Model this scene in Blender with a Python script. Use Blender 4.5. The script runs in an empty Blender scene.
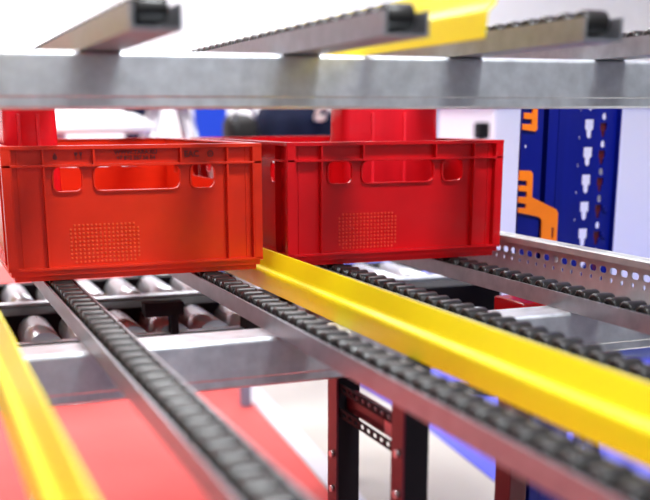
import bpy, bmesh, math, random
from mathutils import Vector, Matrix
random.seed(7)
SC = bpy.context.scene
COL = SC.collection
PI = math.pi
H = 0.9                      # camera height above the floor; geometry is written relative to the camera height

# ------------------------------------------------------------------ materials
def mat(name, col, rough=0.5, metal=0.0, noise=0.0, nscale=40, bump=0.0, spec=0.5, stretch=None, coat=0.0, rnoise=0.0):
    m = bpy.data.materials.new(name); m.use_nodes = True
    nt = m.node_tree; b = nt.nodes['Principled BSDF']
    b.inputs['Base Color'].default_value = (*col, 1)
    b.inputs['Roughness'].default_value = rough
    b.inputs['Metallic'].default_value = metal
    b.inputs['Specular IOR Level'].default_value = spec
    if coat: b.inputs['Coat Weight'].default_value = coat; b.inputs['Coat Roughness'].default_value = 0.15
    if noise or bump or rnoise:
        tc = nt.nodes.new('ShaderNodeTexCoord'); mp = nt.nodes.new('ShaderNodeMapping')
        nt.links.new(tc.outputs['Object'], mp.inputs['Vector'])
        if stretch: mp.inputs['Scale'].default_value = stretch
        nz = nt.nodes.new('ShaderNodeTexNoise'); nz.inputs['Scale'].default_value = nscale
        nz.inputs['Detail'].default_value = 4
        nt.links.new(mp.outputs['Vector'], nz.inputs['Vector'])
        if noise:
            rp = nt.nodes.new('ShaderNodeValToRGB')
            rp.color_ramp.elements[0].position = 0.3; rp.color_ramp.elements[1].position = 0.7
            rp.color_ramp.elements[0].color = (*[c * (1 - noise) for c in col], 1)
            rp.color_ramp.elements[1].color = (*[min(1, c * (1 + noise)) for c in col], 1)
            nt.links.new(nz.outputs['Fac'], rp.inputs['Fac'])
            nt.links.new(rp.outputs['Color'], b.inputs['Base Color'])
        if rnoise:
            mr = nt.nodes.new('ShaderNodeMapRange')
            mr.inputs['To Min'].default_value = max(0, rough - rnoise); mr.inputs['To Max'].default_value = rough + rnoise
            nt.links.new(nz.outputs['Fac'], mr.inputs['Value']); nt.links.new(mr.outputs['Result'], b.inputs['Roughness'])
        if bump:
            bp = nt.nodes.new('ShaderNodeBump'); bp.inputs['Strength'].default_value = bump; bp.inputs['Distance'].default_value = 0.002
            nt.links.new(nz.outputs['Fac'], bp.inputs['Height']); nt.links.new(bp.outputs['Normal'], b.inputs['Normal'])
    return m

def emit(name, col, s):
    m = bpy.data.materials.new(name); m.use_nodes = True
    b = m.node_tree.nodes['Principled BSDF']
    b.inputs['Base Color'].default_value = (*col, 1)
    b.inputs['Emission Color'].default_value = (*col, 1); b.inputs['Emission Strength'].default_value = s
    return m

M = dict(
    crate_a=mat('red_plastic_warm_light', (0.66, 0.026, 0.006), 0.24, noise=0.08, nscale=14, spec=0.45),  # red plastic; the orange tint paints in warm light and yellow reflections
    crate_b=mat('red_plastic', (0.56, 0.003, 0.007), 0.24, noise=0.08, nscale=14, spec=0.45),
    letter=mat('moulded_lettering', (0.15, 0.004, 0.006), 0.5),
    canister=mat('bright_red_plastic', (0.84, 0.018, 0.035), 0.25, noise=0.10, nscale=9, stretch=(3, 3, 0.2)),
    galv=mat('galvanised_steel', (0.66, 0.70, 0.74), 0.40, 0.80, noise=0.10, nscale=60, bump=0.05, rnoise=0.08),
    rail=mat('rail_steel', (0.35, 0.37, 0.40), 0.38, 0.7, noise=0.14, nscale=45, rnoise=0.1),
    zinc=mat('zinc_plate', (0.52, 0.54, 0.55), 0.48, 0.45, noise=0.08, nscale=50),
    yellow=mat('yellow_enamel', (0.94, 0.80, 0.0), 0.40, noise=0.03, nscale=8, coat=0.08),
    rubber=mat('black_rubber', (0.013, 0.0125, 0.012), 0.31, noise=0.2, nscale=90, spec=0.42),
    bore=mat('roller_bore', (0.012, 0.012, 0.012), 0.6),
    chrome=mat('chrome_roller', (0.60, 0.63, 0.66), 0.30, 0.65, rnoise=0.08, nscale=60),
    black=mat('black_paint', (0.008, 0.007, 0.010), 0.6, spec=0.12),
    blackp=mat('black_plastic', (0.008, 0.008, 0.009), 0.5, spec=0.2),
    amber=mat('amber_lens', (0.85, 0.5, 0.02), 0.2),
    wine=mat('wine_red_paint_and_reflection', (0.075, 0.004, 0.012), 0.35),  # paint of real parts; on the leg strips it paints a red reflection
    pink=mat('pink_label', (0.75, 0.3, 0.32), 0.5),
    blue=mat('blue_enamel', (0.002, 0.007, 0.19), 0.30, noise=0.12, nscale=6, stretch=(6, 1, 0.3), spec=0.3),
    orange=mat('orange_enamel', (0.86, 0.20, 0.004), 0.35, noise=0.05, nscale=20),
    bolt=mat('zinc_bolt', (0.6, 0.6, 0.62), 0.3, 0.9),
    floor=mat('cream_floor', (0.50, 0.475, 0.42), 0.5, noise=0.05, nscale=3),
    carpet=mat('coral_carpet', (0.74, 0.125, 0.115), 0.85, noise=0.05, nscale=5, spec=0.2),
    mat_blue=mat('periwinkle_mat', (0.10, 0.115, 0.72), 0.75, noise=0.04, nscale=5),
    edging=mat('grey_edging', (0.62, 0.62, 0.66), 0.5),
    wall=mat('white_wall', (0.86, 0.87, 0.88), 0.7, noise=0.02, nscale=2),
    wall_g=mat('grey_wall', (0.30, 0.31, 0.33), 0.7, noise=0.03, nscale=2),
    added_dark=mat('charcoal_added_floor', (0.022, 0.027, 0.060), 0.6, noise=0.1, nscale=4),
    sage=mat('pale_sage_paint', (0.60, 0.64, 0.56), 0.6),
    cabinet=mat('white_enamel', (0.80, 0.82, 0.90), 0.4),
    greyblue=mat('grey_blue_paint', (0.22, 0.26, 0.36), 0.5),
    navy=mat('navy_cloth', (0.007, 0.010, 0.028), 0.85, noise=0.35, nscale=10, bump=0.3, spec=0.1),
    bluepanel=mat('royal_blue_panel', (0.002, 0.05, 0.52), 0.45),
    whitegloss=mat('white_gloss', (0.86, 0.88, 0.88), 0.25),
    cable=mat('white_cable', (0.85, 0.84, 0.82), 0.5),
)

# ------------------------------------------------------------------ builders
def wloc(o):
    v = Vector((0, 0, 0))
    while o: v = v + o.location; o = o.parent
    return v

class MB:
    def __init__(s): s.bm = bmesh.new()
    def box(s, x0, x1, y0, y1, z0, z1):
        vs = [s.bm.verts.new(p) for p in ((x0,y0,z0),(x1,y0,z0),(x1,y1,z0),(x0,y1,z0),(x0,y0,z1),(x1,y0,z1),(x1,y1,z1),(x0,y1,z1))]
        for f in ((0,3,2,1),(4,5,6,7),(0,1,5,4),(1,2,6,5),(2,3,7,6),(3,0,4,7)): s.bm.faces.new([vs[i] for i in f])
        return s
    def cyl(s, p, q, r, n=20, r2=None, caps=True):
        p, q = Vector(p), Vector(q); d = (q - p).normalized()
        a = d.orthogonal().normalized(); b = d.cross(a); r2 = r if r2 is None else r2
        A = [s.bm.verts.new(p + r * (math.cos(2*PI*i/n) * a + math.sin(2*PI*i/n) * b)) for i in range(n)]
        B = [s.bm.verts.new(q + r2 * (math.cos(2*PI*i/n) * a + math.sin(2*PI*i/n) * b)) for i in range(n)]
        for i in range(n):
            j = (i+1) % n; s.bm.faces.new((A[i], A[j], B[j], B[i])).smooth = True
        if caps: s.bm.faces.new(A[::-1]); s.bm.faces.new(B)
        return s
    def tube(s, pts, r, n=10):
        pts = [Vector(p) for p in pts]; rings = []
        for k, p in enumerate(pts):
            d = (pts[min(k+1, len(pts)-1)] - pts[max(k-1, 0)]).normalized()
            up = Vector((0, 0, 1)) if abs(d.z) < 0.9 else Vector((1, 0, 0))
            a = d.cross(up).normalized(); b = d.cross(a)
            rings.append([s.bm.verts.new(p + r * (math.cos(2*PI*i/n) * a + math.sin(2*PI*i/n) * b)) for i in range(n)])
        for A, B in zip(rings, rings[1:]):
            for i in range(n):
                j = (i+1) % n; s.bm.faces.new((A[i], A[j], B[j], B[i])).smooth = True
        s.bm.faces.new(rings[0][::-1]); s.bm.faces.new(rings[-1])
        return s
    def lathe(s, prof, c, n=40):
        rings = [[s.bm.verts.new((c[0] + r*math.cos(2*PI*i/n), c[1] + r*math.sin(2*PI*i/n), c[2] + z)) for i in range(n)] for r, z in prof]
        for A, B in zip(rings, rings[1:]):
            for i in range(n):
                j = (i+1) % n; s.bm.faces.new((A[i], A[j], B[j], B[i])).smooth = True
        s.bm.faces.new(rings[0][::-1]); s.bm.faces.new(rings[-1])
        return s
    def sweep(s, prof, y0, y1, closed=True, dz=0.0):
        """profile of (x, z) points carried along y"""
        A = [s.bm.verts.new((x, y0, z)) for x, z in prof]; B = [s.bm.verts.new((x, y1, z + dz)) for x, z in prof]
        n = len(prof)
        for i in range(n): s.bm.faces.new((A[i], A[(i+1) % n], B[(i+1) % n], B[i]))
        s.bm.faces.new(A[::-1]); s.bm.faces.new(B)
        return s
    def sweepx(s, prof, x0, x1):
        A = [s.bm.verts.new((x0, y, z)) for y, z in prof]; B = [s.bm.verts.new((x1, y, z)) for y, z in prof]
        n = len(prof)
        for i in range(n): s.bm.faces.new((A[i], A[(i+1) % n], B[(i+1) % n], B[i]))
        s.bm.faces.new(A[::-1]); s.bm.faces.new(B)
        return s
    def plate(s, outer, holes, thick, mtx):
        """flat plate in its own xy plane with holes, moved by mtx (thickness along its z, from 0 to thick)"""
        cu = bpy.data.curves.new('tmp', 'CURVE'); cu.dimensions = '2D'; cu.fill_mode = 'BOTH'; cu.extrude = thick / 2
        for loop in [outer] + list(holes):
            sp = cu.splines.new('POLY'); sp.points.add(len(loop) - 1)
            for pt, p in zip(sp.points, loop): pt.co = (p[0], p[1], 0, 1)
            sp.use_cyclic_u = True
        ob = bpy.data.objects.new('tmp', cu); COL.objects.link(ob)
        dg = bpy.context.evaluated_depsgraph_get(); dg.update()
        me = bpy.data.meshes.new_from_object(ob.evaluated_get(dg))
        bpy.data.objects.remove(ob); bpy.data.curves.remove(cu)
        me.transform(mtx @ Matrix.Translation((0, 0, thick / 2)))
        for p in me.polygons: p.use_smooth = False
        s.bm.from_mesh(me); bpy.data.meshes.remove(me)
        return s
    def text(s, body, size, depth, mtx, align='CENTER'):
        cu = bpy.data.curves.new('tmp', 'FONT'); cu.body = body; cu.size = size; cu.extrude = depth / 2; cu.resolution_u = 3
        cu.align_x = align; cu.align_y = 'CENTER'; cu.offset = size * 0.03
        ob = bpy.data.objects.new('tmp', cu); COL.objects.link(ob)
        dg = bpy.context.evaluated_depsgraph_get(); dg.update()
        me = bpy.data.meshes.new_from_object(ob.evaluated_get(dg))
        bpy.data.objects.remove(ob); bpy.data.curves.remove(cu)
        me.transform(mtx); s.bm.from_mesh(me); bpy.data.meshes.remove(me)
        return s
    def build(s, name, m, parent=None, bevel=0.0, seg=2, weld=True):
        if weld: bmesh.ops.remove_doubles(s.bm, verts=s.bm.verts, dist=1e-5)
        bmesh.ops.recalc_face_normals(s.bm, faces=s.bm.faces)
        me = bpy.data.meshes.new(name); s.bm.to_mesh(me); s.bm.free()
        me.materials.append(M[m])
        o = bpy.data.objects.new(name, me); COL.objects.link(o)
        if parent:
            o.parent = parent; me.transform(Matrix.Translation(-wloc(parent)))
        else:
            vs = [v.co for v in me.vertices]
            c = Vector(((min(v.x for v in vs) + max(v.x for v in vs)) / 2, (min(v.y for v in vs) + max(v.y for v in vs)) / 2, min(v.z for v in vs)))
            me.transform(Matrix.Translation(-c)); o.location = c
        if bevel:
            b = o.modifiers.new('bevel', 'BEVEL'); b.width = bevel; b.segments = seg; b.limit_method = 'ANGLE'; b.angle_limit = 0.6
        return o

def tag(o, label=None, cat=None, group=None, kind=None):
    if label: o['label'] = label
    if cat: o['category'] = cat
    if group: o['group'] = group
    if kind: o['kind'] = kind
    return o
def thing(name, label, cat, loc, group=None):
    o = bpy.data.objects.new(name, None); COL.objects.link(o); o.location = loc; o.empty_display_size = 0.05
    return tag(o, label, cat, group)
def copy_tree(o, parent=None):
    c = o.copy(); COL.objects.link(c)
    if parent: c.parent = parent
    for ch in list(o.children): copy_tree(ch, c)
    return c
def rrect(x0, x1, y0, y1, r, n=5):
    pts = []
    for cx, cy, a in ((x1-r, y0+r, -PI/2), (x1-r, y1-r, 0), (x0+r, y1-r, PI/2), (x0+r, y0+r, PI)):
        for i in range(n+1):
            t = a + PI/2 * i / n; pts.append((cx + r*math.cos(t), cy + r*math.sin(t)))
    return pts
def oval(cx, cy, rx, ry, n=10): return [(cx + rx*math.cos(2*PI*i/n), cy + ry*math.sin(2*PI*i/n)) for i in range(n)]
def rect(x0, x1, y0, y1): return [(x0,y0),(x1,y0),(x1,y1),(x0,y1)]
def XZ(x, y, z):   # plate xy -> world xz, plate thickness runs towards -y
    return Matrix(((1,0,0,x),(0,0,-1,y),(0,1,0,z),(0,0,0,1)))
def YZ(x, y, z):   # plate xy -> world yz, thickness towards +x
    return Matrix(((0,0,1,x),(1,0,0,y),(0,1,0,z),(0,0,0,1)))

# ------------------------------------------------------------------ key levels (camera height = 0)
FL = -0.9
Z_ROLL = -0.2335           # roller tops = crate bottoms
Z_BEAM = -0.266            # lower beam top
YB = 1.199                 # beam front face
UP = 0.341                # upper level above the lower
Y_END = 0.47               # discharge end of the lower lanes
Y_ENDU = 0.92

# ------------------------------------------------------------------ setting
fl = MB().box(-6, 8, -5, 9, FL-0.05, FL).build('floor', 'floor'); tag(fl, kind='structure')
fa = MB().box(-6, 8, -5, 0.55, FL, FL+0.003).build('floor_added_dark', 'added_dark'); tag(fa, kind='structure')  # unseen dark floor zone, added so the lower beam reflects something dark
CE = 2.9
for nm, b_, m_ in (('wall_back', (-6, 8, 9, 9.1, FL, CE), 'wall'), ('wall_front', (-6, 8, -5.1, -5, FL, CE), 'wall_g'), ('wall_left', (-6.1, -6, -5, 9, FL, CE), 'wall_g'), ('wall_right', (8, 8.1, -5, 9, FL, CE), 'wall'), ('ceiling', (-6, 8, -5, 9, CE, CE+0.1), 'wall')):
    tag(MB().box(*b_).build(nm, m_), kind='structure')
cp = MB()
cp.plate([(-4, 0.6), (0.75, 0.6), (0.93, 2.48), (1.31, 6.9), (-4, 6.9)], [], 0.004, Matrix.Translation((0, 0, FL)))
tag(cp.build('red_carpet', 'carpet'), 'bright coral red carpet laid on the floor under the rack', 'carpet')
ed = MB()
ed.plate([(0.755, 0.6), (0.82, 0.6), (1.0, 2.48), (1.38, 6.9), (1.315, 6.9), (0.935, 2.48)], [], 0.005, Matrix.Translation((0, 0, FL)))
tag(ed.build('edging_strip', 'edging'), 'pale grey strip on the floor along the edge of the red carpet', 'floor strip')
bm_ = MB()
bm_.plate([(1.30, 1.9), (4.2, 1.9), (4.2, 6.9), (1.46, 6.9), (1.40, 2.75)], [], 0.004, Matrix.Translation((0, 0, FL)))
tag(bm_.build('blue_mat', 'mat_blue'), 'periwinkle blue mat on the cream floor behind the blue upright', 'mat')

# ------------------------------------------------------------------ beams
def beam(name, ztop, label):
    zb = ztop - 0.063; r = 0.006
    t = thing(name, label, 'beam', (0.5, YB+0.04, zb))
    prof = [(YB+0.0035, ztop)] + [(YB+0.0035 + 0, ztop)][:0]
    prof = []
    for i in range(6):
        a = PI/2 + PI/2 * i/5; prof.append((YB + r + r*math.cos(a), ztop - r + r*math.sin(a)))
    prof += [(YB, zb+0.0145), (YB+0.0012, zb+0.0125), (YB+0.0012, zb+0.003), (YB+0.004, zb), (YB+0.060, zb), (YB+0.060, ztop)]
    MB().sweepx(prof, -1.2, 1.85).build('beam_profile', 'galv', t)
    return t
beam('rack_beam', Z_BEAM, 'lower galvanised steel cross beam carrying the lower roller lanes')
beam('rack_beam', Z_BEAM + UP, 'upper galvanised steel cross beam above the red crates')

# ------------------------------------------------------------------ roller tracks
PITCH = 0.0335
roller_mesh = {}
def roller_mesh_make():
    L = 0.0315
    b = MB(); r = 0.0132
    n = 20
    # outer body with rounded rims and a recessed bore at both ends
    prof = [(-L/2+0.004, 0.0055), (-L/2, 0.006), (-L/2, 0.0105), (-L/2+0.0016, r-0.0005), (-L/2+0.004, r), (L/2-0.004, r), (L/2-0.0016, r-0.0005), (L/2, 0.0105), (L/2, 0.006), (L/2-0.004, 0.0055)]
    rings = [[b.bm.verts.new((x, rr*math.cos(2*PI*i/n), rr*math.sin(2*PI*i/n))) for i in range(n)] for x, rr in prof]
    for A, B in zip(rings, rings[1:]):
        for i in range(n):
            j = (i+1) % n; b.bm.faces.new((A[i], A[j], B[j], B[i])).smooth = True
    b.bm.faces.new(rings[0][::-1]); b.bm.faces.new(rings[-1])
    bmesh.ops.recalc_face_normals(b.bm, faces=b.bm.faces)
    me = bpy.data.meshes.new('roller'); b.bm.to_mesh(me); b.bm.free(); me.materials.append(M['rubber'])
    ax = MB().cyl((-0.024, 0, 0), (0.024, 0, 0), 0.0035, 8)
    me2 = bpy.data.meshes.new('axle'); ax.bm.to_mesh(me2); ax.bm.free(); me2.materials.append(M['bolt'])
    return me, me2
RM, AXM = roller_mesh_make()
def track(x, y0, y1, zb, label, group=None, upper=False):
    """x = outer face of the left flange, zb = underside"""
    t = thing('roller_track', label, 'roller track', (x+0.0235, (y0+y1)/2, zb))
    W = 0.047; hf = 0.0238; th = 0.0026
    prof = [(x, zb), (x+W, zb), (x+W, zb+hf), (x+W-th, zb+hf), (x+W-th, zb+th), (x+th, zb+th), (x+th, zb+hf), (x, zb+hf)]
    MB().sweep(prof, y0, y1).build('channel', 'rail', t)
    zc = zb + (Z_ROLL - Z_BEAM) - 0.0132
    n = int((y1 - y0 - 0.02) / PITCH)
    base = wloc(t)
    for k in range(min(n, 60)):
        o = bpy.data.objects.new('roller', RM); COL.objects.link(o); o.parent = t
        o.location = Vector((x + 0.0215, y0 + 0.02 + k*PITCH, zc)) - base
    return t
XS = dict(r1=0.182, r2=0.417, r3=0.637, r4=0.856)
track(XS['r1'], Y_END, 2.35, Z_BEAM, 'leftmost lower roller track, running out from under the left crate')
track(XS['r2'], Y_END, 2.35, Z_BEAM, 'steel roller track just left of the middle yellow guide rail')
track(XS['r3'], Y_END, 2.35, Z_BEAM, 'black roller track just right of the middle yellow guide rail, under the right crate')
track(XS['r4'], Y_END, 2.35, Z_BEAM, 'black roller track running beside the perforated steel side rail')
ZU = Z_BEAM + UP
track(0.190, Y_ENDU, 2.55, ZU, 'overhead roller track on the upper beam above the left half of the left crate')
track(0.430, Y_ENDU, 2.55, ZU, 'overhead roller track on the upper beam, left of the overhead yellow guide')
track(0.652, Y_ENDU, 2.55, ZU, 'overhead roller track on the upper beam, right of the overhead yellow guide')
track(0.872, Y_ENDU, 2.55, ZU, 'overhead roller track at the right end of the upper beam above the blue upright')

# ------------------------------------------------------------------ yellow guide rails
def guide(x, y0, y1, zb, label):
    t = 0.0022
    P = [(x-0.0050, zb), (x-0.0022, zb+0.0240), (x-0.0012, zb+0.0272), (x+0.0008, zb+0.0296), (x+0.0035, zb+0.0312), (x+0.0055, zb+0.0330), (x+0.0070, zb+0.0360), (x+0.0150, zb+0.0590)]
    Q = [(p[0]+t, p[1]-(0.0015 if 1 < i < 6 else 0)) for i, p in enumerate(P)]
    prof = P + Q[::-1]
    o = MB().sweep(prof, y0, y1).build('guide_rail', 'yellow', None, bevel=0.0007)
    return tag(o, label, 'guide rail')
guide(0.0660, Y_END, 2.35, Z_BEAM, 'yellow guide rail at the lower left, crossing in front of the lower beam')
guide(0.5250, Y_END, 2.35, Z_BEAM, 'yellow guide rail running between the two red crates')
guide(0.541, Y_ENDU, 2.45, ZU, 'overhead yellow guide rail on top of the upper beam')
guide(0.0800, Y_ENDU, 2.45, ZU, 'overhead yellow guide rail at the left end of the upper beam')

# ------------------------------------------------------------------ perforated side rail
X_P = 0.985
ZP = -0.285 + 0.003
sr = thing('side_rail', 'perforated galvanised side rail in front of the blue upright', 'side rail', (X_P, 1.6, ZP))
holes = []
y = Y_END + 0.02
while y < 2.33:
    holes.append(rrect(y-0.0088, y+0.0088, 0.0505, 0.0610, 0.0051, 3))
    holes.append(oval(y+0.004, 0.0415, 0.0033, 0.0042, 8))
    y += 0.0255
MB().plate(rect(Y_END, 2.35, Z_BEAM-ZP, 0.083), holes, 0.0022, YZ(X_P, 0, ZP)).build('perforated_web', 'zinc', sr, weld=False)
MB().sweep([(X_P-0.010, ZP+0.083), (X_P-0.012, ZP+0.081), (X_P-0.012, ZP+0.0715), (X_P-0.0095, ZP+0.0715), (X_P-0.0095, ZP+0.0805), (X_P+0.012, ZP+0.0805), (X_P+0.012, ZP+0.0715), (X_P+0.014, ZP+0.0715), (X_P+0.014, ZP+0.083)], Y_END, 2.35).build('top_flange', 'zinc', sr)
MB().box(X_P-0.008, X_P+0.014, Y_END, 2.35, Z_BEAM, Z_BEAM+0.0022).build('bottom_flange', 'zinc', sr)
bl_ = MB()
bl_.cyl((X_P-0.004, 1.435, ZP+0.055), (X_P+0.004, 1.435, ZP+0.055), 0.0065, 6)
bl_.build('bolt', 'bolt', sr)

# ------------------------------------------------------------------ crates
CW, CD, CH = 0.394, 0.60, 0.1975
def make_crate(x0, y0, z0, m, label, writing):
    t = thing('plastic_crate', label, 'crate', (x0 + CW/2, y0 + CD/2, z0))
    ins = 0.0115; th = 0.0032
    hl = [rrect(0.074, 0.115, 0.1315, 0.1665, 0.009), rrect(0.134, 0.264, 0.1315, 0.1665, 0.010), rrect(0.282, 0.319, 0.1315, 0.1665, 0.009)]
    lips = [rrect(0.0718, 0.1172, 0.1293, 0.1680, 0.011), rrect(0.1318, 0.2662, 0.1293, 0.1680, 0.012), rrect(0.2798, 0.3212, 0.1293, 0.1680, 0.011)]
    sh = [rrect(0.082, 0.116, 0.1315, 0.1665, 0.009), rrect(0.225, 0.375, 0.1315, 0.1665, 0.010), rrect(0.484, 0.518, 0.1315, 0.1665, 0.009)]
    b = MB()
    # walls (front, back, left, right), floor
    hb = [rrect(0.074, 0.115, 0.142, 0.1665, 0.008), rrect(0.134, 0.264, 0.142, 0.1665, 0.008), rrect(0.282, 0.319, 0.142, 0.1665, 0.008)]
    for yy, hh in ((y0+ins+th, hl), (y0+CD-ins, hb)):
        b.plate(rect(ins, CW-ins, 0.006, CH-0.002), hh, th, XZ(x0, yy, z0))
    for xx in (x0+ins, x0+CW-ins-th):
        b.plate(rect(ins, CD-ins, 0.006, CH-0.002), sh, th, YZ(xx, y0, z0))
    b.box(x0+ins, x0+CW-ins, y0+ins, y0+CD-ins, z0+0.0, z0+0.005)
    def ring(o, i, za, zb):   # rectangular frame, o = outer inset, i = inner inset
        b.box(x0+o, x0+CW-o, y0+o, y0+i, za, zb); b.box(x0+o, x0+CW-o, y0+CD-i, y0+CD-o, za, zb)
        b.box(x0+o, x0+i, y0+i, y0+CD-i, za, zb); b.box(x0+CW-i, x0+CW-o, y0+i, y0+CD-i, za, zb)
    ring(0.0, ins+th, z0+CH-0.0055, z0+CH)          # top rim
    ring(0.0, ins+0.001, z0+CH-0.0305, z0+CH-0.0270)  # second rib
    ring(0.0, ins+0.001, z0+0.0160, z0+0.0200)        # base ledge
    ring(0.004, ins+0.001, z0+0.008, z0+0.0162)       # base skirt
    ring(0.009, ins+0.002, z0, z0+0.0085)             # stacking foot
    for k, xr in enumerate((0.0, 0.0585, 0.132, 0.264, 0.3375, CW-0.003)):
        lo = 0.018 if k in (0, 1, 4, 5) else CH-0.0295
        for ya, yb in ((y0+0.0008, y0+ins+0.001), (y0+CD-ins-0.001, y0+CD-0.0008)):
            b.box(x0+xr, x0+xr+0.003, ya, yb, z0+lo, z0+CH-0.004)
    for k, yr in enumerate((0.0, 0.062, 0.205, 0.392, 0.535, CD-0.003)):
        lo = 0.018 if k in (0, 1, 4, 5) else CH-0.0295
        for xa, xb in ((x0+0.0008, x0+ins+0.001), (x0+CW-ins-0.001, x0+CW-0.0008)):
            b.box(xa, xb, y0+yr, y0+yr+0.003, z0+lo, z0+CH-0.004)
    # raised step beside each corner post
    for xa, xb in ((0.022, 0.0245), (CW-0.0245, CW-0.022)):
        b.box(x0+xa, x0+xb, y0+ins-0.0015, y0+ins+0.001, z0+0.02, z0+CH-0.006)
    for xa in (x0+0.0008, x0+CW-ins-th):
        for ya in (y0+0.0008, y0+CD-ins-th):
            b.box(xa, xa+ins+th-0.0008, ya, ya+ins+th-0.0008, z0+0.018, z0+CH-0.004)
    b.build('body', m, t, bevel=0.0013, seg=3)
    for hh, ll in zip(hl, lips):
        MB().plate(ll, [hh], 0.0045, XZ(x0, y0+ins+0.0005, z0)).build('handle_lip', m, t, bevel=0.0007)
    d = MB()
    nx, nz = 17, 10
    for i in range(nx):
        for j in range(nz):
            if i in (0, nx-1) and j in (0, nz-1): continue
            cx = x0 + 0.0945 + 0.102*i/(nx-1); cz = z0 + 0.0255 + 0.055*j/(nz-1)
            d.cyl((cx, y0+ins+0.0005, cz), (cx, y0+ins-0.0012, cz), 0.0021, 8, 0.0012)
    d.build('dot_grip', 'dots_' + m, t)
    if writing:
        w = MB()
        yw = y0 + ins - 0.0004
        w.text('WWW.TARA.RU', 0.0088, 0.0012, XZ(x0+0.198, yw, z0+CH-0.0112))
        w.text('+7 812 567 56 54', 0.0082, 0.0012, XZ(x0+0.198, yw, z0+CH-0.0193))
        w.build('moulded_writing', 'letter', t); w = MB()
        w.text('EAC', 0.0125, 0.0012, XZ(x0+0.284, yw, z0+CH-0.0152))
        w.build('moulded_writing', 'letter', t); w = MB()
        w.plate(oval(0, 0, 0.0048, 0.0048, 16), [oval(0, 0, 0.0032, 0.0032, 16)], 0.0012, XZ(x0+0.314, yw+0.0006, z0+CH-0.0152))
        w.plate(oval(0, 0, 0.0014, 0.0014, 8), [], 0.0012, XZ(x0+0.314, yw+0.0006, z0+CH-0.0152))
        w.build('ring_stamp', 'letter', t); w = MB()
        dp = [(0, 0.0055)] + [(0.0034*math.cos(a), -0.0018+0.0034*math.sin(a)) for a in [math.radians(v) for v in range(30, -211, -24)]]
        w.plate(dp[::-1], [], 0.0012, XZ(x0+0.078, yw+0.0006, z0+CH-0.0152))
        w.build('drop_symbol', 'letter', t); w = MB()
        w.plate([(-0.006, 0.0045), (-0.001, 0.0045), (-0.0015, 0.0005), (-0.0032, -0.001), (-0.0032, -0.0042), (-0.0015, -0.005), (-0.0055, -0.005), (-0.0038, -0.0042), (-0.0038, -0.001), (-0.0055, 0.0005)], [], 0.0012, XZ(x0+0.112, yw+0.0006, z0+CH-0.0148))
        w.plate([(0.002, 0.005), (0.0028, 0.005), (0.0028, 0.002), (0.0034, 0.002), (0.0034, 0.005), (0.0042, 0.005), (0.0042, 0.002), (0.0048, 0.002), (0.0048, 0.005), (0.0056, 0.005), (0.0054, 0.0008), (0.0043, -0.0002), (0.0043, -0.005), (0.0033, -0.005), (0.0033, -0.0002), (0.0022, 0.0008)], [], 0.0012, XZ(x0+0.112, yw+0.0006, z0+CH-0.0148))
        w.build('glass_and_fork_symbol', 'letter', t)
    return t
M['dots_crate_a'] = mat('orange_red_dot_highlights', (0.80, 0.10, 0.02), 0.3)  # brighter than the crate: highlights on the dots painted as colour
M['dots_crate_b'] = mat('red_dot_highlights', (0.75, 0.06, 0.02), 0.3)  # dot highlights painted in here too
YC = 1.559
make_crate(0.1265, YC, Z_ROLL, 'crate_a', 'red plastic crate, warm light painted into its orange tint, with moulded writing, left of the yellow guide rail', True)
make_crate(0.5635, YC+0.002, Z_ROLL, 'crate_b', 'deep red plastic crate right of the yellow guide rail', False)

# ------------------------------------------------------------------ red containers standing in the crates
def container(x0, x1, y0, y1, z0, z1, taper, label):
    t = thing('red_container', label, 'container', ((x0+x1)/2, (y0+y1)/2, z0))
    b = MB(); rings = []
    for f, g in ((0, 0), (0.004, 0), (0.93, 1), (0.97, 1), (1.0, 1)):
        z = z0 + (z1-z0)*f; s = taper*g + (0.004 if f in (0, 1.0) else 0) + (-0.003 if f == 0.97 else 0)
        rings.append([b.bm.verts.new((px, py, z)) for px, py in rrect(x0+s, x1-s, y0+s, y1-s, 0.014)])
    for A, B in zip(rings, rings[1:]):
        for i in range(len(A)):
            j = (i+1) % len(A); b.bm.faces.new((A[i], A[j], B[j], B[i])).smooth = True
    b.bm.faces.new(rings[0][::-1]); b.bm.faces.new(rings[-1])
    b.build('container_body', 'canister', t)
    r = MB()
    for k in (0.30, 0.62):
        xx = x0 + (x1-x0)*k
        r.box(xx-0.003, xx+0.003, y0+0.0002, y0+0.006, z0+0.02, z1-0.03)
    r.build('sheen_rib', 'canister', t, bevel=0.001)  # thin ribs added in place of the vertical sheen bands
    l = MB(); l.cyl(((x0+x1)/2, (y0+y1)/2, z1-0.001), ((x0+x1)/2, (y0+y1)/2, z1+0.014), 0.028, 24); l.build('cap', 'canister', t, bevel=0.002)
    return t
ZI = Z_ROLL + 0.005
container(0.142, 0.2335, 1.70, 1.80, ZI, 0.04, 0.005, 'red container standing in the left crate')
container(0.726, 0.922, 1.72, 1.80, ZI, 0.04, 0.004, 'red container standing in the right crate')

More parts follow.
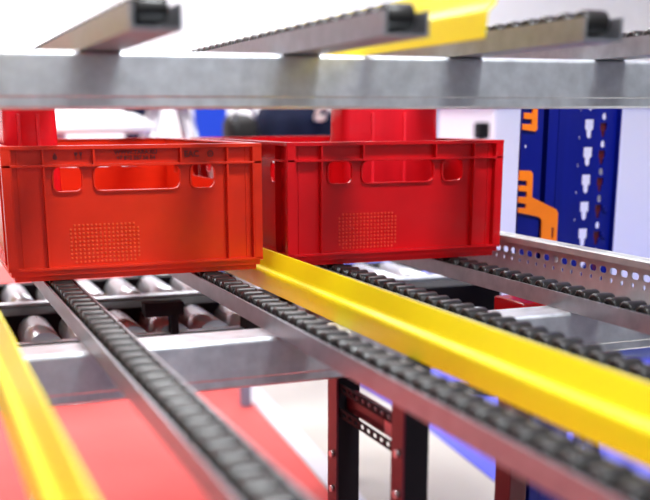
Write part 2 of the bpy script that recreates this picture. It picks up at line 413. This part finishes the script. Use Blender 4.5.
# ------------------------------------------------------------------ chrome roller conveyor crossing behind the beam
ZC = -0.36
CX0, CX1 = -0.75, 1.03
cv = thing('roller_conveyor', 'low conveyor of chrome rollers in black frames behind the lower beam', 'conveyor', (0.2, 1.98, FL))
def cframe(name, y0, y1, zt, zb, m, lipm=None, CX1=CX1):
    o = MB().box(CX0, CX1, y0, y1, zb, zt).build(name, m, cv, bevel=0.0015)
    if lipm: MB().box(CX0, CX1, y0-0.002, y1+0.002, zt, zt+0.006).build('cap_strip', lipm, o)
sfr = MB().box(CX0, CX1, 1.722, 1.75, ZC-0.07, ZC-0.004).build('side_frame', 'black', cv, bevel=0.0015)
MB().box(CX0, CX1, 1.732, 1.751, ZC-0.004, ZC-0.002).build('cap_strip', 'galv', sfr)
cf = MB().box(CX0, 1.19, 1.927, 2.045, ZC-0.07, ZC+0.012).build('centre_frame', 'black', cv, bevel=0.0015)
MB().box(CX0, 1.19, 2.018, 2.046, ZC+0.012, ZC+0.018).build('cap_strip', 'galv', cf)
cframe('side_frame', 2.30, 2.34, ZC+0.012, ZC-0.07, 'black', None, 1.19)
ra = MB().cyl((0, 1.752, ZC-0.020), (0, 1.925, ZC-0.020), 0.031, 24)
rb = MB().cyl((0, 2.047, ZC-0.012), (0, 2.298, ZC-0.012), 0.028, 24)
def conveyor_rollers(src, x0, pitch, n):
    o = src
    for k in range(n):
        if k: o = src.copy(); COL.objects.link(o)
        o.location = (x0 + k*pitch, 0, 0)
        o.location = Vector((x0 + k*pitch, 0, 0))
        o.parent = cv
ra_o = ra.build('roller', 'chrome', cv); rb_o = rb.build('roller', 'chrome', cv)
conveyor_rollers(ra_o, -0.70, 0.0745, 23); conveyor_rollers(rb_o, -0.70, 0.0745, 25)
brk = MB().box(0.405, 0.418, 1.722, 1.745, ZC-0.004, ZC+0.03).build('sensor_bracket', 'black', cv)
MB().box(0.36, 0.428, 1.722, 1.75, ZC+0.03, ZC+0.054).build('reflector_plate', 'black', brk)
ph = MB().box(0.536, 0.584, 1.705, 1.745, ZC-0.002, ZC+0.020).build('photo_sensor', 'blackp', cv, bevel=0.002)
MB().box(0.5845, 0.594, 1.712, 1.73, ZC-0.006, ZC+0.006).build('indicator', 'amber', ph)
for xl, yl in ((-0.6, 1.732), (-0.6, 2.32), (0.868, 1.732), (0.979, 2.32)):
    MB().box(xl-0.013, xl+0.013, yl-0.015, yl+0.015, FL+0.006, ZC-0.07).build('leg', 'black', cv)
# drive housing at the right-hand end of the conveyor
dh = thing('drive_housing', 'red box-shaped housing on a red column between the lower beam and the blue upright', 'housing', (1.0, 1.46, FL))
MB().box(0.912, 1.09, 1.41, 1.50, -0.40, -0.292).build('housing_body', 'crate_b', dh, bevel=0.004)
MB().box(0.93, 0.952, 1.405, 1.412, -0.325, -0.308).build('slot_cover', 'blackp', dh, bevel=0.002)
MB().box(0.917, 0.950, 1.43, 1.48, FL+0.006, -0.40).build('column', 'wine', dh, bevel=0.002)
MB().box(0.895, 0.972, 1.40, 1.51, FL+0.005, FL+0.012).build('foot', 'wine', dh)

# ------------------------------------------------------------------ support frame below the beam
sf = thing('support_frame', 'dark two-legged support frame with perforated crossbar under the beam', 'frame', (0.555, 1.2, FL))
def leg(x0, x1, y0, y1, zt):
    l = MB().box(x0, x1, y0, y1, FL, zt).build('leg', 'black', sf, bevel=0.001)
    e = MB().box(x0-0.003, x0, y0-0.0005, y0+0.03, FL, zt).build('red_reflection_strip', 'wine', l)  # strip added for the carpet's red reflection on the leg's left face
    q = MB().cyl((x0-0.007, y0+0.012, zt-0.11), (x0-0.003, y0+0.012, zt-0.11), 0.005, 8).build('bolt', 'bolt', l)
    q2 = MB().cyl((x1, y0+0.012, zt-0.11), (x1+0.003, y0+0.012, zt-0.11), 0.004, 8).build('bolt', 'bolt', l)
    for k in range(1, 6):
        for src in (q, q2):
            c = src.copy(); COL.objects.link(c); c.parent = l; c.location = (0, 0, -0.05*k)
leg(0.507, 0.538, 1.213, 1.246, Z_BEAM-0.063)
leg(0.504, 0.535, 1.008, 1.036, Z_BEAM)
cb = MB()
for z in (-0.351, -0.385):
    cb.plate(rect(1.03, 1.22, 0, 0.012), [rrect(v, v+0.012, 0.003, 0.009, 0.0028, 3) for v in [1.040 + 0.019*i for i in range(9)]], 0.002, YZ(0.509, 0, z))
cb.build('perforated_crossbar', 'black', sf, weld=False)
MB().box(0.519, 0.534, 1.036, 1.213, -0.376, -0.351).build('crossbar_web', 'wine', sf)
MB().box(0.5165, 0.519, 1.045, 1.09, -0.374, -0.353).build('label_plate', 'pink', sf)

# ------------------------------------------------------------------ blue rack upright with orange beam connectors
UY = 1.65
up = thing('rack_upright', 'tall blue perforated rack upright at the right', 'upright', (1.15, UY+0.04, FL))
ZT = 0.095
fp = MB().plate(rect(1.048, 1.093, FL, ZT), [oval(1.058, -0.050 - 0.2*i, 0.0026, 0.0032, 8) for i in range(-2, 4)], 0.003, XZ(0, UY+0.003, 0))
fp.build('front_flange', 'blue', up, weld=False)
rb_ = MB()
rb_.sweep([(0, 0)] * 0 or [(1.048, UY+0.003), (1.051, UY+0.003), (1.051, UY+0.09), (1.048, UY+0.09)], 0, 1)
rb_.bm.free(); rb_ = MB()
rb_.box(1.0475, 1.0505, UY+0.0005, UY+0.006, FL, ZT)
rb_.box(1.090, 1.093, UY+0.003, UY+0.040, FL, ZT)
rb_.box(1.093, 1.108, UY+0.037, UY+0.040, FL, ZT)
rb_.box(1.108, 1.111, UY+0.006, UY+0.040, FL, ZT); rb_.box(1.111, 1.126, UY+0.006, UY+0.009, FL, ZT)
rb_.box(1.126, 1.129, UY+0.006, UY+0.040, FL, ZT); rb_.box(1.129, 1.140, UY+0.037, UY+0.040, FL, ZT)
rb_.box(1.140, 1.143, UY+0.020, UY+0.040, FL, ZT); rb_.box(1.143, 1.152, UY+0.020, UY+0.023, FL, ZT); rb_.box(1.152, 1.155, UY+0.020, UY+0.033, FL, ZT)
rb_.build('folded_rib', 'blue', up, weld=False)
kh, blu = [], []
z = 0.0235 + 0.0513*3
zs = []
while z > FL + 0.06: zs.append(z); z -= 0.0513
def keyhole(cx, cz, s=1.0):
    w, n_, h1, h2 = 0.0078*s, 0.0048*s, 0.0125*s, 0.0115*s
    return [(cx-w, cz+h1), (cx-w, cz-0.001), (cx-n_, cz-0.004), (cx-n_+0.0008, cz-h2), (cx-0.0015, cz-h2-0.004), (cx+0.0015, cz-h2-0.004), (cx+n_-0.0008, cz-h2), (cx+n_, cz-0.004), (cx+w, cz-0.001), (cx+w, cz+h1)][::-1]
h1 = [keyhole(1.2155, v - 0.043, 1.28) for v in zs if v - 0.043 > FL + 0.03 and v < ZT]
h2 = [oval(1.248, v - 0.0215, 0.0052, 0.0068, 10) for v in zs if v < ZT]
h3 = [keyhole(1.247, v - 0.045, 0.95) for v in zs if v - 0.043 > FL + 0.03 and v < ZT]
h4 = [oval(1.1945, v - 0.060, 0.0018, 0.0035, 8) for v in zs if v - 0.06 > FL + 0.03 and v < ZT]
MB().plate(rect(1.152, 1.280, FL, ZT), h1 + h2 + h3 + h4, 0.003, XZ(0, UY+0.033, 0)).build('slotted_panel', 'blue', up, weld=False)
for v in zs:
    if v - 0.043 > FL + 0.03 and v < 0.2:
        MB().box(1.239, 1.255, UY+0.0335, UY+0.036, v-0.0605, v-0.0315).build('locking_plate', 'wine', up)
for v in (-0.172, -0.223):
    MB().cyl((1.262, UY+0.030, v), (1.262, UY+0.026, v), 0.006, 6).build('bolt', 'blue', up)
MB().box(1.277, 1.280, UY+0.02, UY+0.033, FL, ZT).build('side_wall', 'blue', up)
MB().box(1.03, 1.295, UY-0.03, UY+0.10, FL, FL+0.006).build('base_plate', 'blue', up)

def P(px, py):   # point on the upright's front plane in upright-local (x, z): linear fit of the photograph on that plane
    return (1.048 + (px - 523.0 + (py-107)*0.052) * 0.00210, 0.019 - (py - 107) * 0.00179)
def connector(points, slots, label):
    t = thing('beam_connector', label, 'connector', (P(*points[0])[0], UY-0.004, P(*points[0])[1]))
    pts = [P(*p) for p in points]
    hs = [[P(*q) for q in s_] for s_ in slots]
    MB().plate(pts, hs, 0.004, XZ(0, UY-0.0005, 0)).build('hook_plate', 'orange', t, bevel=0.0005, weld=False)
    return t
connector([(537, 85), (536, 129), (534, 131), (521.5, 129), (522, 123.5), (530.5, 124), (531, 119), (523, 118.5), (523.5, 112.5), (531.5, 113), (531.8, 107.5), (523.5, 107), (524, 101), (532, 101), (532.5, 96), (524, 96), (524.5, 85)], [], 'orange hooked connector plate on the blue upright just below the upper beam')
connector([(518.5, 169.5), (529, 170), (531.5, 173), (530.5, 197), (555, 210), (557.5, 214), (556, 246), (539.5, 246), (540.5, 221), (538, 217.5), (516.5, 212), (516.7, 207), (524, 208), (524.5, 203.5), (516.5, 202), (517, 196), (525, 196.5), (525.3, 191), (517, 190), (517.3, 184.5), (525.3, 185), (525.6, 180), (517.5, 179.5), (517.8, 175), (518, 174)], [[(550.8, 229), (553, 229), (552.5, 240), (550.3, 240)]], 'orange hooked connector with a wide stepped arm on the blue upright above the side rail')

# ------------------------------------------------------------------ white cable
pts = [(0.118, 1.20, -0.352), (0.118, 1.19, -0.38), (0.108, 1.18, -0.42), (0.098, 1.17, -0.46), (0.09, 1.16, -0.56), (0.12, 1.15, -0.78), (0.15, 1.10, FL+0.014), (0.0, 1.05, FL+0.014)]
cpts = []
for i in range(len(pts)-1):
    p0, p1, p2, p3 = [Vector(pts[max(0, min(len(pts)-1, j))]) for j in (i-1, i, i+1, i+2)]
    for k in range(6):
        u = k/6; cpts.append(0.5*((2*p1) + (p2-p0)*u + (2*p0-5*p1+4*p2-p3)*u*u + (3*p1-p0-3*p2+p3)*u**3))
tag(MB().tube(cpts, 0.006, 8).build('white_cable', 'cable'), 'white cable hanging over the red carpet beside the left yellow guide', 'cable')

# ------------------------------------------------------------------ out-of-focus hall behind
tb = thing('round_table', 'white round pedestal table far behind the left crate', 'table', (0.46, 3.5, FL))
MB().lathe([(0.02, -0.040), (0.31, -0.040), (0.322, -0.034), (0.322, -0.024), (0.305, 0.0), (0.26, 0.02), (0.18, 0.037), (0.09, 0.047), (0.02, 0.050)], (0.46, 3.5, 0)).build('tabletop', 'whitegloss', tb)
MB().cyl((0.46, 3.5, FL+0.02), (0.46, 3.5, -0.040), 0.035, 20).build('column', 'bolt', tb)
MB().lathe([(0.22, 0.0), (0.22, 0.008), (0.05, 0.022), (0.03, 0.03)], (0.46, 3.5, FL+0.004)).build('base', 'bolt', tb)
ch = thing('metal_stool', 'chrome-legged stool behind the left crate beside the white table', 'stool', (0.96, 4.0, FL))
MB().lathe([(0.03, 0), (0.13, 0), (0.15, 0.012), (0.15, 0.03), (0.13, 0.04), (0.03, 0.042)], (0.96, 4.0, 0.10)).build('seat', 'greyblue', ch)
for dx, dy in ((-1, -1), (1, -1), (-1, 1), (1, 1)):
    MB().tube([(0.96+dx*0.04, 4.0+dy*0.04, 0.10), (0.96+dx*0.09, 4.0+dy*0.09, -0.1), (0.96+dx*0.17, 4.0+dy*0.17, FL+0.014)], 0.014, 10).build('leg', 'chrome', ch)
MB().tube([(0.96+0.10*math.cos(2*PI*i/24), 4.0+0.10*math.sin(2*PI*i/24), -0.35) for i in range(25)], 0.01, 8).build('foot_ring', 'chrome', ch)
sp = thing('low_screen', 'dark navy low screen standing behind the right edge of the white table', 'screen', (0.98, 4.5, FL))
MB().box(0.90, 1.02, 4.55, 4.58, FL+0.03, 0.07).build('screen_board', 'navy', sp)
MB().box(0.88, 1.04, 4.52, 4.61, FL+0.006, FL+0.03).build('foot', 'greyblue', sp)
bp = thing('display_panel', 'royal blue panel standing far behind the gap right of the chrome stool', 'panel', (1.33, 4.75, FL))
MB().box(1.255, 1.41, 4.72, 4.75, FL+0.03, 0.2).build('panel_board', 'bluepanel', bp)
MB().box(1.20, 1.46, 4.66, 4.82, FL+0.004, FL+0.03).build('foot', 'bolt', bp)

def blob(name, m, parent, c, size, seed, amp=0.12, n=3):
    b = MB(); bmesh.ops.create_icosphere(b.bm, subdivisions=4, radius=1.0)
    rnd = random.Random(seed); ks = [(Vector((rnd.uniform(-1, 1), rnd.uniform(-1, 1), rnd.uniform(-1, 1))).normalized(), rnd.uniform(2.5, 5), rnd.uniform(0, 6)) for _ in range(n*3)]
    for v in b.bm.verts:
        p = v.co.copy()
        q = Vector([math.copysign(abs(a)**0.7, a) for a in p])
        s = 1 + amp * sum(math.sin(p.dot(k)*f + ph_) for k, f, ph_ in ks) / (n)
        v.co = Vector((c[0] + q.x*size[0]*s, c[1] + q.y*size[1]*s, c[2] + q.z*size[2]*s))
    for f in b.bm.faces: f.smooth = True
    return b.build(name, m, parent)
# grey counter that carries the dark bags
ct = thing('side_table', 'grey side table behind the right crate carrying the dark bags', 'table', (1.23, 3.2, FL))
MB().box(0.92, 1.55, 3.02, 3.45, -0.16, -0.13).build('worktop', 'edging', ct, bevel=0.003)
for xl in (0.95, 1.52):
    for yl in (3.05, 3.42):
        MB().box(xl-0.015, xl+0.015, yl-0.015, yl+0.015, FL+0.006, -0.16).build('leg', 'greyblue', ct)
bg = thing('backpack', 'black bag lying between the blue panel and the navy bag', 'bag', (0.97, 3.15, -0.13))
blob('bag_body', 'blackp', bg, (0.985, 3.16, -0.052), (0.042, 0.07, 0.068), 3)
MB().tube([(0.95, 3.1, 0.0), (0.955, 3.1, 0.04), (0.985, 3.1, 0.05), (1.01, 3.1, 0.03), (1.015, 3.1, 0.0)], 0.006, 8).build('strap', 'greyblue', bg)
jb = thing('duffel_bag', 'dark navy soft bag lying behind the right crate left of the red container', 'bag', (1.16, 3.2, -0.13))
blob('bag_body', 'navy', jb, (1.175, 3.20, -0.03), (0.118, 0.12, 0.09), 11, 0.08)
MB().tube([(1.20, 3.06, 0.0), (1.196, 3.02, 0.03), (1.206, 3.0, 0.042), (1.22, 3.0, 0.03), (1.208, 3.01, 0.004), (1.20, 3.03, 0.0)], 0.009, 8).build('white_handle', 'cable', jb)

pn = thing('white_cabinet', 'tall white cabinet beyond the gap between the right crate and blue upright', 'cabinet', (2.15, 3.2, FL))
MB().box(1.86, 2.75, 3.1, 3.5, FL+0.06, 0.045).build('cabinet_body', 'cabinet', pn, bevel=0.004)
MB().box(1.88, 2.73, 3.13, 3.48, FL+0.004, FL+0.06).build('plinth', 'greyblue', pn)
MB().box(1.84, 2.77, 3.08, 3.52, 0.045, 0.06).build('top_board', 'cabinet', pn)
MB().box(2.27, 2.30, 3.085, 3.1, -0.30, -0.12).build('handle', 'bolt', pn)
mo = thing('speaker_box', 'small black box on a stand beyond the right crate beside the white cabinet', 'box', (1.725, 2.95, FL))
MB().box(1.705, 1.745, 2.93, 2.97, -0.065, -0.012).build('box_body', 'blackp', mo, bevel=0.006)
MB().cyl((1.725, 2.95, FL+0.02), (1.725, 2.95, -0.065), 0.010, 12).build('stand_pole', 'bolt', mo)
MB().lathe([(0.09, 0), (0.09, 0.01), (0.015, 0.02)], (1.725, 2.95, FL+0.006), 24).build('stand_base', 'black', mo)
co = MB().box(2.78, 2.90, 5.0, 5.12, FL+0.004, 2.6).build('column', 'sage'); tag(co, 'pale sage column far behind the right end of the right crate', 'column')
co = MB().box(2.62, 2.70, 4.95, 5.03, FL+0.004, 2.6).build('column', 'greyblue'); tag(co, 'slim grey-blue column far behind the right crate next to the red container', 'column')

# ------------------------------------------------------------------ ceiling lamps
lampmat = emit('lamp_diffuser', (1.0, 0.98, 0.95), 6.0); M['lampd'] = lampmat
def lamp(x, y, z, sx, sy, power, label, col=(0.94, 0.98, 1.0)):
    t = thing('hall_lamp', label, 'lamp', (x, y, z))
    MB().box(x-sx/2-0.03, x+sx/2+0.03, y-sy/2-0.03, y+sy/2+0.03, z+0.01, z+0.06-0.0005).build('housing', 'wall', t)
    MB().box(x-sx/2, x+sx/2, y-sy/2, y+sy/2, z, z+0.012).build('diffuser', 'lampd', t)
    ld = bpy.data.lights.new('lamp_light', 'AREA'); ld.shape = 'RECTANGLE'; ld.size = sx; ld.size_y = sy; ld.energy = power; ld.color = col
    lo = bpy.data.objects.new('lamp_light', ld); COL.objects.link(lo); lo.parent = t; lo.location = (0, 0, -0.01)
    return lo
LZ = CE - 0.06
lamp(1.0, -0.3, LZ, 0.8, 0.6, 190, 'ceiling lamp above the front of the rack')
lamp(0.7, 3.4, LZ, 3.0, 1.6, 120, 'ceiling lamp over the hall just behind the rack')
lamp(1.6, 6.8, LZ, 5.0, 1.6, 230, 'ceiling lamp lighting the back wall')
lamp(-2.2, 1.8, LZ, 1.6, 1.6, 100, 'ceiling lamp left of the rack')
lamp(0.5, -3.8, LZ, 5.0, 0.8, 90, 'added unseen long lamp near the front wall, brightening the upper beam')  # added to brighten the front wall that the upper beam reflects
w = bpy.data.worlds.new('World'); SC.world = w; w.use_nodes = True
bgN = w.node_tree.nodes['Background']; bgN.inputs[0].default_value = (0.93, 0.96, 1.0, 1); bgN.inputs[1].default_value = 0.5

# ------------------------------------------------------------------ camera
cd = bpy.data.cameras.new('camera'); cam = bpy.data.objects.new('camera', cd); COL.objects.link(cam)
X = Vector((0.934640961225985, -0.35555978549791684, -0.004848972596566456))
Dn = Vector((-0.09195930745515057, -0.22851112765250733, -0.9691883977387205))
F = Vector((0.3434963746110517, 0.9062890838334392, -0.24627289163326352))
m3 = Matrix((X, -Dn, -F)).transposed()
cam.matrix_world = m3.to_4x4()
cd.sensor_width = 36; cd.sensor_fit = 'HORIZONTAL'; cd.lens = 1027.21 / 650 * 36
cd.shift_x = 20/650; cd.shift_y = 130/650
cd.clip_start = 0.02
cd.dof.use_dof = True; cd.dof.focus_distance = 1.56; cd.dof.aperture_fstop = 2.9
SC.camera = cam

# lift everything so that the floor is at z = 0
for o in list(SC.objects):
    if o.parent is None: o.location.z += H

vs = SC.view_settings
SC.display_settings.display_device = 'sRGB'
vs.view_transform = 'Standard'; vs.look = 'None'; vs.gamma = 1; vs.use_curve_mapping = False; vs.exposure = -0.25
